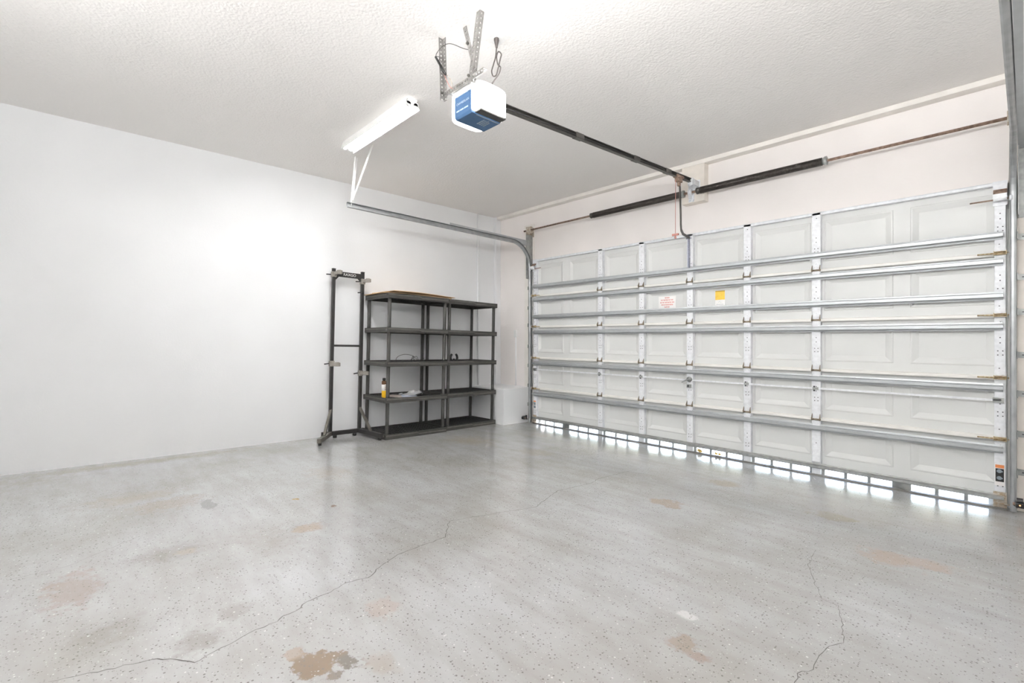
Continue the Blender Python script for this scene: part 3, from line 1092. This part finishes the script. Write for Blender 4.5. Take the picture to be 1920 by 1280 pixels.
# perforated angle hangers
YH = -3.29
def angle(p0, p1, u, w, name, mat='angle'):
    p0, p1 = Vector(p0), Vector(p1)
    mb = MB()
    u, w = Vector(u), Vector(w)
    mb.ladder(p0 + u * .016, p1 + u * .016, u, .032, .0028)
    mb.ladder(p0 + w * .016, p1 + w * .016, w, .032, .0028)
    return mb.build(name, mat, op, OO)


angle((3.590, YH, CEIL), (3.505, YH, 2.835), (-1, 0, 0), (0, 1, 0), 'hanger_angle')
angle((3.205, YH, CEIL), (3.225, YH, 2.815), (1, 0, 0), (0, -1, 0), 'hanger_angle')
angle((3.215, YH + .004, 2.878), (3.615, YH + .004, 2.878), (0, 0, -1), (0, 1, 0), 'cross_angle')
angle((3.385, YH + .03, CEIL), (3.515, YH + .01, 2.90), (1, 0, .2), (0, 1, 0), 'diagonal_brace')
for (xa) in (3.24, 3.49):
    mb = MB()
    mb.ladder((xa, YH + .02, 2.87), (xa + (OX - xa) * .35, YF + .05, zt - .004), (1, 0, 0), .028, .0028)
    mb.build('mounting_tab', 'galv_dull', op, OO)
for (x, y, z) in ((3.512, YH - .02, 2.86), (3.236, YH - .02, 2.86), (3.50, YH - .02, 3.06)):
    MB().lathe([(0, .009), (.012, .008)], (x, y, z), (0, -1, 0), 6).build('bolt', 'rail', op, OO)
# wires and aerial by the hangers
MB().tube([(3.184, -3.33, 3.108), (3.30, -3.335, 2.945)], .0075, 8).build('receiver_stick', 'black', op, OO)
def smooth(pts, n=8):
    pts = [Vector(p) for p in pts]
    out = []
    for i in range(len(pts) - 1):
        a, b = pts[i], pts[i + 1]
        pa, nb_ = pts[max(i - 1, 0)], pts[min(i + 2, len(pts) - 1)]
        for k in range(n):
            t = k / n
            out.append(.5 * ((2 * a) + (b - pa) * t + (2 * pa - 5 * a + 4 * b - nb_) * t * t + (3 * a - pa - 3 * b + nb_) * t ** 3))
    out.append(pts[-1])
    return out


wire = [(3.29, -3.335, 2.95), (3.255, -3.34, 2.99), (3.24, -3.34, 3.03), (3.225, -3.34, 3.05), (3.245, -3.34, 3.075), (3.205, -3.34, 3.10), (3.20, -3.33, 3.13), (3.235, -3.31, 3.165), (3.31, -3.30, 3.15), (3.42, -3.27, 3.08), (3.53, -3.25, 3.03)]
MB().tube(smooth(wire), .0022, 6).build('wire', 'rail', op, OO)
MB().tube(smooth([(3.29, -3.33, 2.955), (3.315, -3.32, 2.93), (3.32, -3.30, 2.90), (3.30, -3.28, 2.87)]), .002, 6).build('wire', 'hinge', op, OO)
MB().tube(smooth([(3.28, -3.33, 2.955), (3.29, -3.32, 2.92), (3.30, -3.30, 2.88), (3.31, -3.28, 2.868)]), .002, 6).build('wire', 'red', op, OO)
cw = [(3.466, -3.05, 3.170), (3.458, -3.05, 3.111), (3.436, -3.05, 3.065), (3.418, -3.05, 3.030), (3.432, -3.05, 2.990), (3.462, -3.05, 2.985), (3.487, -3.055, 3.018), (3.515, -3.06, 3.065), (3.523, -3.06, 3.09), (3.495, -3.06, 3.118), (3.472, -3.055, 3.095), (3.480, -3.05, 3.045), (3.500, -3.045, 3.02), (3.482, -3.045, 2.985), (3.440, -3.05, 2.955), (3.39, -3.06, 2.905), (3.36, -3.07, 2.86)]
pc = MB().tube(smooth(cw), .0042, 8).build('power_cord', 'cord_grey', op, OO)
MB().lathe([(0, .007), (.012, .009), (.05, .017), (.066, .016)], (3.466, -3.05, 3.160), (0, 0, 1), 10).build('plug', 'cord_grey', pc, OO)

mb = MB()
mb.box(3.405, 3.53, -3.10, -2.985, CEIL - .008, CEIL)
ol = mb.build('ceiling_outlet', 'plastic_white', None, bevel=.003)
tag(ol, 'white ceiling outlet plate where the opener cord plugs in', 'outlet')
bx(3.445, 3.49, -3.075, -3.025, CEIL - .011, CEIL - .007).build('socket', 'white', ol)

# ------------------------------------------------------------------ fluorescent fixture and added fill lamps
def fluorescent(xc, yc, zc, label, hood):
    """twin tube fixture whose top is at zc; hooded ones have wings that keep light off the ceiling, hung ones are added fill lamps on a pan that shields the near floor"""
    LO = (xc, yc, zc)
    fl = thing('fluorescent_light', label, 'ceiling light', LO)
    x0, x1 = xc - .615, xc + .615
    mb = MB()
    if hood:
        mb.sweep([(-.045, 0), (.045, 0), (.068, -.084), (.065, -.084), (.040, -.012), (-.040, -.012), (-.065, -.084), (-.068, -.084)], [((x, yc, zc), (0, 1, 0), (0, 0, 1)) for x in (x0, x1)])  # wings deepened to keep tube light off the ceiling and wall
    else:
        mb.sweep([(-.110, -.090), (-.100, -.098), (.100, -.098), (.110, -.090), (.108, -.088), (-.108, -.088)], [((x, yc, zc), (0, 1, 0), (0, 0, 1)) for x in (x0, x1)])  # pan shields the near floor from the added fill lamp
    mb.build('housing', 'white', fl, LO)
    sp = .033 if hood else .06
    for sy in (-sp, sp):
        MB().tube([(x0 + .02, yc + sy, zc - .058), (x1 - .02, yc + sy, zc - .058)], .0145, 8).build('fluorescent_tube', 'tube' if hood else 'tube_fill', fl, LO)
    for x, s in ((x0, 1), (x1, -1)):
        for sy in (-sp, sp):
            mb = MB()
            mb.lathe([(0, .021), (.018, .021), (.022, .016)], (x, yc + sy, zc - .058), (s, 0, 0), 14)
            mb.box(min(x, x + s * .018), max(x, x + s * .018), min(yc + sy - .018, yc), max(yc + sy + .018, yc), *((zc - .058, zc - .02) if hood else (zc - .091, zc - .058)))
            mb.build('lamp_socket', 'plastic_white', fl, LO)
    if zc < CEIL - .05:
        for x in (x0 + .15, x1 - .15):
            MB().tube([(x, yc, zc - .09), (x, yc, CEIL)], .004, 6).build('hanging_rod', 'galv', fl, LO)


fluorescent(1.805, -3.04, CEIL, 'lit twin tube fluorescent fixture on the ceiling beside the opener', True)
fluorescent(3.4, -6.1, 2.72, 'added hanging twin tube fill uplight behind the camera, towards the plain wall', False)  # this and the next two are added out of view to even the light
fluorescent(5.1, -4.3, 2.55, 'added hanging twin tube fill uplight above the camera, nearer the garage door', False)
fluorescent(5.3, -6.1, 2.72, 'added hanging twin tube fill uplight behind the camera, towards the right wall', False)

# ------------------------------------------------------------------ wall pipes and safety sensors
mb = MB()
mb.tube([(.014, -.389, .54), (.014, -.389, CEIL - .001)], .013, 12)
tag(mb.build('wall_pipe', 'wall'), 'thin white painted pipe running up the wall behind the right shelves', 'pipe')
cd = thing('wall_conduit', 'thin white conduit with small box above the corner ledge', 'conduit', (.413, .05, .53))
MB().tube([(.413, .05, .531), (.413, .05, 1.30)], .009, 10).build('pipe', 'wall', cd, (.413, .05, .53))
bx(.385, .441, .028, WF, 1.29, 1.40).build('junction_box', 'plastic_white', cd, (.413, .05, .53), bevel=.004)

for (x, s, lb) in ((DL - .062, 1, 'black photo eye sensor low beside the corner ledge'), (DR + .063, -1, 'black photo eye sensor with orange light at the right track')):
    o_ = (x, -.14, .09)
    se = thing('photo_eye', lb, 'sensor', o_)
    mb = MB()
    mb.box(x - .016, x + .016, -.105, -.100, .06, .125)
    mb.box(x - .016, x - .011, -.15, -.10, .06, .068)
    mb.box(x - .016, x + .016, -.18, -.10, .112, .118)
    mb.box(x - .03, x + .03, -.12, -.096, .065, .075)
    mb.build('bracket', 'black', se, o_, bevel=.002)
    mb = MB()
    mb.box(x - .022, x + .022, -.185, -.115, .072, .108)
    mb.build('body', 'black', se, o_, bevel=.005, seg=2)
    MB().lathe([(0, .012), (.012, .011), (.014, .006)], (x + s * .022, -.15, .09), (s, 0, 0), 12).build('eye', 'rust', se, o_)
    if s < 0:
        MB().lathe([(0, .004), (.003, .003)], (x, -.185, .092), (0, -1, 0), 10).build('indicator_light', 'led', se, o_)

# ------------------------------------------------------------------ shelving units
SHZ = [.0, .437, .874, 1.290, 1.705]     # underside of each rim
RIM = .060


def shelving(label, loc, rz, w, dpt):
    root = thing('shelving_unit', label, 'shelves', loc, (TILT, 0, rz), group='black plastic shelving units')
    # local axes: +x to the front, y along the wall, origin at the middle of the back edge
    y0, y1 = -w / 2, w / 2
    for li, z in enumerate(SHZ):
        mb = MB()
        t = .016
        z1 = z + RIM
        mb.box(0, t, y0, y1, z, z1); mb.box(dpt - t, dpt, y0, y1, z, z1)
        mb.box(t, dpt - t, y0, y0 + t, z, z1); mb.box(t, dpt - t, y1 - t, y1, z, z1)
        # corner sockets
        for cx_ in (.038, dpt - .038):
            for cy_ in (y0 + .038, y1 - .038):
                mb.lathe([(0, .036), (RIM, .036)], (cx_, cy_, z), (0, 0, 1), 12)
        sh = mb.build('shelf', 'shelf', root)
        # slatted deck
        mb = MB()
        zt_ = z1 - .014
        n = 17
        for i in range(n):
            yy = y0 + .03 + (w - .06) * (i + .5) / n
            mb.box(t, dpt - t, yy - .012, yy + .012, zt_ - .012, zt_)
        for i in range(5):
            xx = t + (dpt - 2 * t) * (i + .5) / 5
            mb.box(xx - .01, xx + .01, y0 + t, y1 - t, zt_ - .02, zt_ - .004)
        mb.build('deck', 'shelf_deck', sh)
        # moulded ridge with its jog along the front and the ends
        mr = MB()
        ym = (y0 + y1) / 2
        mr.box(dpt, dpt + .004, y0 + .01, ym - .01, z + .036, z + .050)
        mr.box(dpt, dpt + .004, ym + .03, y1 - .01, z + .020, z + .034)
        mr.bar((dpt + .002, ym - .012, z + .044), (dpt + .002, ym + .032, z + .027), .004, .010, (0, 0, 1))
        mr.box(.04, dpt - .04, y0 - .004, y0, z + .034, z + .048)
        mr.box(.04, dpt - .04, y1, y1 + .004, z + .034, z + .048)
        mr.build('rim_ridge', 'shelf_ridge', sh)
    for cx_ in (.038, dpt - .038):
        for cy_ in (y0 + .038, y1 - .038):
            for a, b in zip(SHZ[:-1], SHZ[1:]):
                MB().lathe([(0, .0235), (.02, .0215), (b - a - RIM - .02, .0215), (b - a - RIM, .0235)], (cx_, cy_, a + RIM), (0, 0, 1), 14).build('post', 'shelf', root)
    return root


SU1 = ((.040, -1.885, fz(-1.885) + .001), 0.0, .885, .605)
SU2 = ((.022, -.985, fz(-.985) + .001), R(2.2), .895, .565)
shelving('black plastic shelving unit with cardboard sheets on top', *SU1)
shelving('black plastic shelving unit beside the white corner ledge', *SU2)


def on_shelf(su, lx, ly, lvl):
    """world position on the deck of a shelf"""
    (lx0, ly0, lz0), rz, w, dpt = su
    m = Matrix.Translation((lx0, ly0, lz0)) @ Matrix.Rotation(rz, 4, 'Z') @ Matrix.Rotation(TILT, 4, 'X')
    return m @ Vector((lx, ly, SHZ[lvl] + RIM - .014))


# cardboard sheets on the top
def sheet(p, sx_, sy_, th, rz, rx, ry, name, mat, label, cat):
    mb = MB()
    n = 8
    vs = []
    for k in (0, 1):
        for i in range(n + 1):
            for j in (0, 1):
                yy = -sy_ / 2 + sy_ * i / n
                z = .008 * math.sin(i / n * math.pi * 1.3) + k * th
                vs.append((-sx_ / 2 + sx_ * j, yy, z))
    fs = []
    o = 2 * (n + 1)
    for i in range(n):
        a = 2 * i
        fs += [(a, a + 2, a + 3, a + 1), (o + a, o + a + 1, o + a + 3, o + a + 2), (a, o + a, o + a + 2, a + 2), (a + 1, a + 3, o + a + 3, o + a + 1)]
    fs += [(0, 1, o + 1, o), (2 * n, o + 2 * n, o + 2 * n + 1, 2 * n + 1)]
    mb.add(vs, fs)
    ob = mb.build(name, mat)
    ob.location = p
    ob.rotation_euler = (rx, ry, rz)
    tag(ob, label, cat)
    return ob


pt = on_shelf(SU1, .31, .0, 4)
sheet((pt.x - .01, pt.y + .01, pt.z + .017), .56, .98, .007, R(-3), TILT, 0, 'cardboard_sheet', 'cardboard', 'brown cardboard sheet lying directly on the left shelves', 'cardboard')
sheet((pt.x + .07, pt.y + .06, pt.z + .034), .50, .95, .006, R(4), TILT, 0, 'cardboard_sheet', 'cardboard', 'upper brown cardboard sheet overhanging the front of the left shelves', 'cardboard')

# bottle
bp_ = on_shelf(SU1, .40, -.36, 1)
bt = thing('bottle', 'yellow and white bottle with black cap on the shelf', 'bottle', bp_)
MB().lathe([(0, .026), (.006, .031), (.085, .031), (.088, .0312)], n=20).build('body', 'bottle_yellow', bt)
MB().lathe([(.0881, .0315), (.165, .0315)], n=20).build('white_label', 'label', bt)
MB().lathe([(.1651, .031), (.20, .030), (.205, .026), (.212, .014)], n=20).build('brown_label', 'bottle_brown', bt)
MB().lathe([(.2121, .014), (.214, .020), (.240, .019), (.244, .015)], n=16).build('cap', 'black', bt)
mb = MB()
for z in (.10, .115, .13, .145):
    mb.box(.0312, .0322, -.010, .012, z, z + .007)
mb.build('small_print', 'bottle_brown', bt)

# papers and odds on the same shelf
def flat_item(su, lx, ly, lvl, sx_, sy_, th, rz, name, mat, label, cat, lift=0.0):
    p = on_shelf(su, lx, ly, lvl)
    ob = bx(-sx_ / 2, sx_ / 2, -sy_ / 2, sy_ / 2, 0, th).build(name, mat)
    ob.location = (p.x, p.y, p.z + lift + .001)
    ob.rotation_euler = (TILT, 0, rz)
    return tag(ob, label, cat)


flat_item(SU1, .33, -.16, 1, .30, .22, .004, R(20), 'paper_sheet', 'pink_paper', 'pinkish paper sheet on the shelf behind the bottle', 'paper')
flat_item(SU1, .45, -.04, 1, .24, .19, .003, R(-25), 'paper_sheet', 'paper_blue', 'bluish white paper lying at the shelf front', 'paper', .006)
pm = on_shelf(SU1, .36, .04, 1)
cb = thing('clipboard', 'dark clipboard with loose white papers on the shelf', 'clipboard', (pm.x, pm.y, pm.z + .012), (R(4), R(-6), R(35)))
bx(-.16, .16, -.11, .11, 0, .006).build('board', 'black', cb)
for i in range(3):
    o = bx(-.12, .12, -.09, .09, .0065 + i * .004, .0085 + i * .004).build('sheet', 'paper', cb)
    o.rotation_euler = (0, R(-2 * i), R(12 * i - 10))
MB().bar((-.14, -.03, .022), (-.14, .03, .022), .03, .012).build('clip', 'galv', cb, bevel=.003)
pk = on_shelf(SU1, .30, .13, 1)
tw = thing('plastic_wrap', 'crumpled clear plastic packet behind the papers', 'packet', (pk.x, pk.y, pk.z + .002), (TILT, 0, R(20)))
mb = MB()
rr = random.Random(5)
n = 7
for i in range(n):
    for j in range(n):
        mb.v.append(Vector((-.07 + .14 * i / (n - 1), -.09 + .18 * j / (n - 1), .004 + (rr.uniform(.01, .05) if 0 < i < n - 1 and 0 < j < n - 1 else 0))))
for i in range(n - 1):
    for j in range(n - 1):
        mb.face((i * n + j, (i + 1) * n + j, (i + 1) * n + j + 1, i * n + j + 1))
mb.build('wrap', 'white', tw, solid=-.002)

# tangled cable on the middle shelf
pw = on_shelf(SU1, .40, .02, 2)
pts = [(0, -.20, .004), (.02, -.24, .03), (0, -.20, .075), (-.02, -.10, .10), (0, .0, .085), (.03, .05, .04), (.02, .04, .008), (-.02, -.02, .006), (0, .02, .05), (.02, .06, .07), (0, .10, .02), (.02, .14, .004), (.0, .17, .03), (-.02, .20, .045)]
ob = MB().tube(smooth(pts, 10), .003, 6).build('cable', 'black')
ob.location = pw
tag(ob, 'thin black tangled cable on the middle left shelf', 'cable')
pw2 = on_shelf(SU1, .38, .07, 2)
ob = MB().tube(smooth([(0, -.05, .004), (.01, -.03, .07), (0, -.01, .06), (.01, .0, .004), (.03, .05, .006)], 8), .0045, 6).build('charger_lead', 'black')
ob.location = pw2
tag(ob, 'short black lead bundled beside the tangled cable', 'cable')

# black hooks on the right unit
ph = on_shelf(SU2, .38, -.20, 2)
hk = thing('wall_hook', 'black double storage hook standing on the middle right shelf', 'hook', ph)
for s in (-1, 1):
    MB().tube(smooth([(0, s * .018, .010), (0, s * .045, .018), (0, s * .058, .045), (0, s * .050, .080), (0, s * .034, .098)], 6), .016, 8).build('prong', 'black', hk)
bx(-.012, .012, -.03, .03, 0, .022).build('base', 'black', hk, bevel=.004)
MB().lathe([(0, .012), (.014, .011), (.02, .006)], (0, 0, .02), (0, 0, 1), 10).build('knob', 'black', hk)

# ------------------------------------------------------------------ bike rack against the wall
RK = (.13, -2.60, fz(-2.60) + .001)
rk = thing('bike_rack', 'tall dark steel bike storage rack leaning beside the shelves', 'bike rack', RK, (TILT, 0, 0))
YL_, YR_ = -.185, .185
H = 2.045
for y in (YL_, YR_):
    bx(-.019, .019, y - .019, y + .019, .03, H).build('post', 'rack', rk, bevel=.003)
    bx(-.020, .020, y - .020, y + .020, H, H + .008).build('post_cap', 'black', rk, bevel=.002)
pl_ = bx(-.012, .012, YL_ + .018, YR_ - .018, H - .085, H - .022).build('name_plate', 'rack', rk, bevel=.002)
text_mesh('lettering', 'RAXGO', .046, 'print_white', pl_, basis((.0125, .012, H - .053), (0, 1, 0), (0, 0, 1)), sx=1.0)
for y, s in ((YL_, 1), (YR_, -1)):
    mb = MB()
    mb.sweep([(0, 0), (s * .045, 0), (0, -.05)], [((-.01, y + s * .018, H - .084), (0, 1, 0), (0, 0, 1)), ((.01, y + s * .018, H - .084), (0, 1, 0), (0, 0, 1))])
    mb.build('gusset', 'rack', rk)
bx(-.012, .012, YL_ + .018, YR_ - .018, 1.105, 1.130).build('mid_bar', 'rack', rk, bevel=.002)
bx(-.02, .02, YL_ - .10, YR_ + .06, .03, .08).build('base_bar', 'rack', rk, bevel=.003)
for (y, ex, ey) in ((YL_, .36, -.27), (YR_, .50, .045)):
    MB().bar((.0, y, .055), (ex, y + ey, .055), .045, .05).build('foot_bar', 'rack_grey' if y < 0 else 'rack', rk, bevel=.003)
    MB().bar((.005, y, .345), (ex * .55, y + ey * .55, .075), .028, .028).build('brace', 'rack_grey', rk, bevel=.002)
    MB().lathe([(0, .018), (.022, .020), (.03, .016)], (ex * .92, y + ey * .92, 0), (0, 0, 1), 12).build('levelling_foot', 'black', rk)
for y in (YL_ + .06, YR_ - .06):
    MB().lathe([(0, .024), (.030, .024)], (0, y, 0), (0, 0, 1), 14).build('levelling_foot', 'black', rk)


def clamp(y, z, s, tilt):
    mb = MB()
    mb.box(-.026, .030, -.027, .027, -.034, .034)
    mb.bar((.02, 0, .0), (.075, s * .020, .012 + tilt), .028, .040)
    mb.bar((.065, s * .015, .012 + tilt), (.095, s * .052, .014 + tilt), .032, .050)
    mb.bar((.070, s * .045, tilt + .010), (.11, s * .055, .012 + tilt), .026, .045)
    ob = mb.build('holder_clamp', 'clamp', rk, bevel=.005)
    ob.location = (0, y, z)
    m2 = MB().tube([(-.02, -s * .025, .0), (-.005, -s * .085, -.006)], .007, 8).build('clamp_knob', 'black', ob)
    return ob


clamp(YL_, H - .065, 1, .012)
clamp(YR_, H - .115, 1, .0)
clamp(YL_, .90, 1, -.02)
clamp(YR_, .775, 1, -.01)
MB().tube([(0, YR_ - .018, 1.79), (.01, YR_ - .062, 1.785)], .007, 8).build('peg', 'black', rk)
MB().tube([(.018, YR_, 1.79), (.032, YR_ , 1.79)], .009, 8).build('peg', 'black', rk)
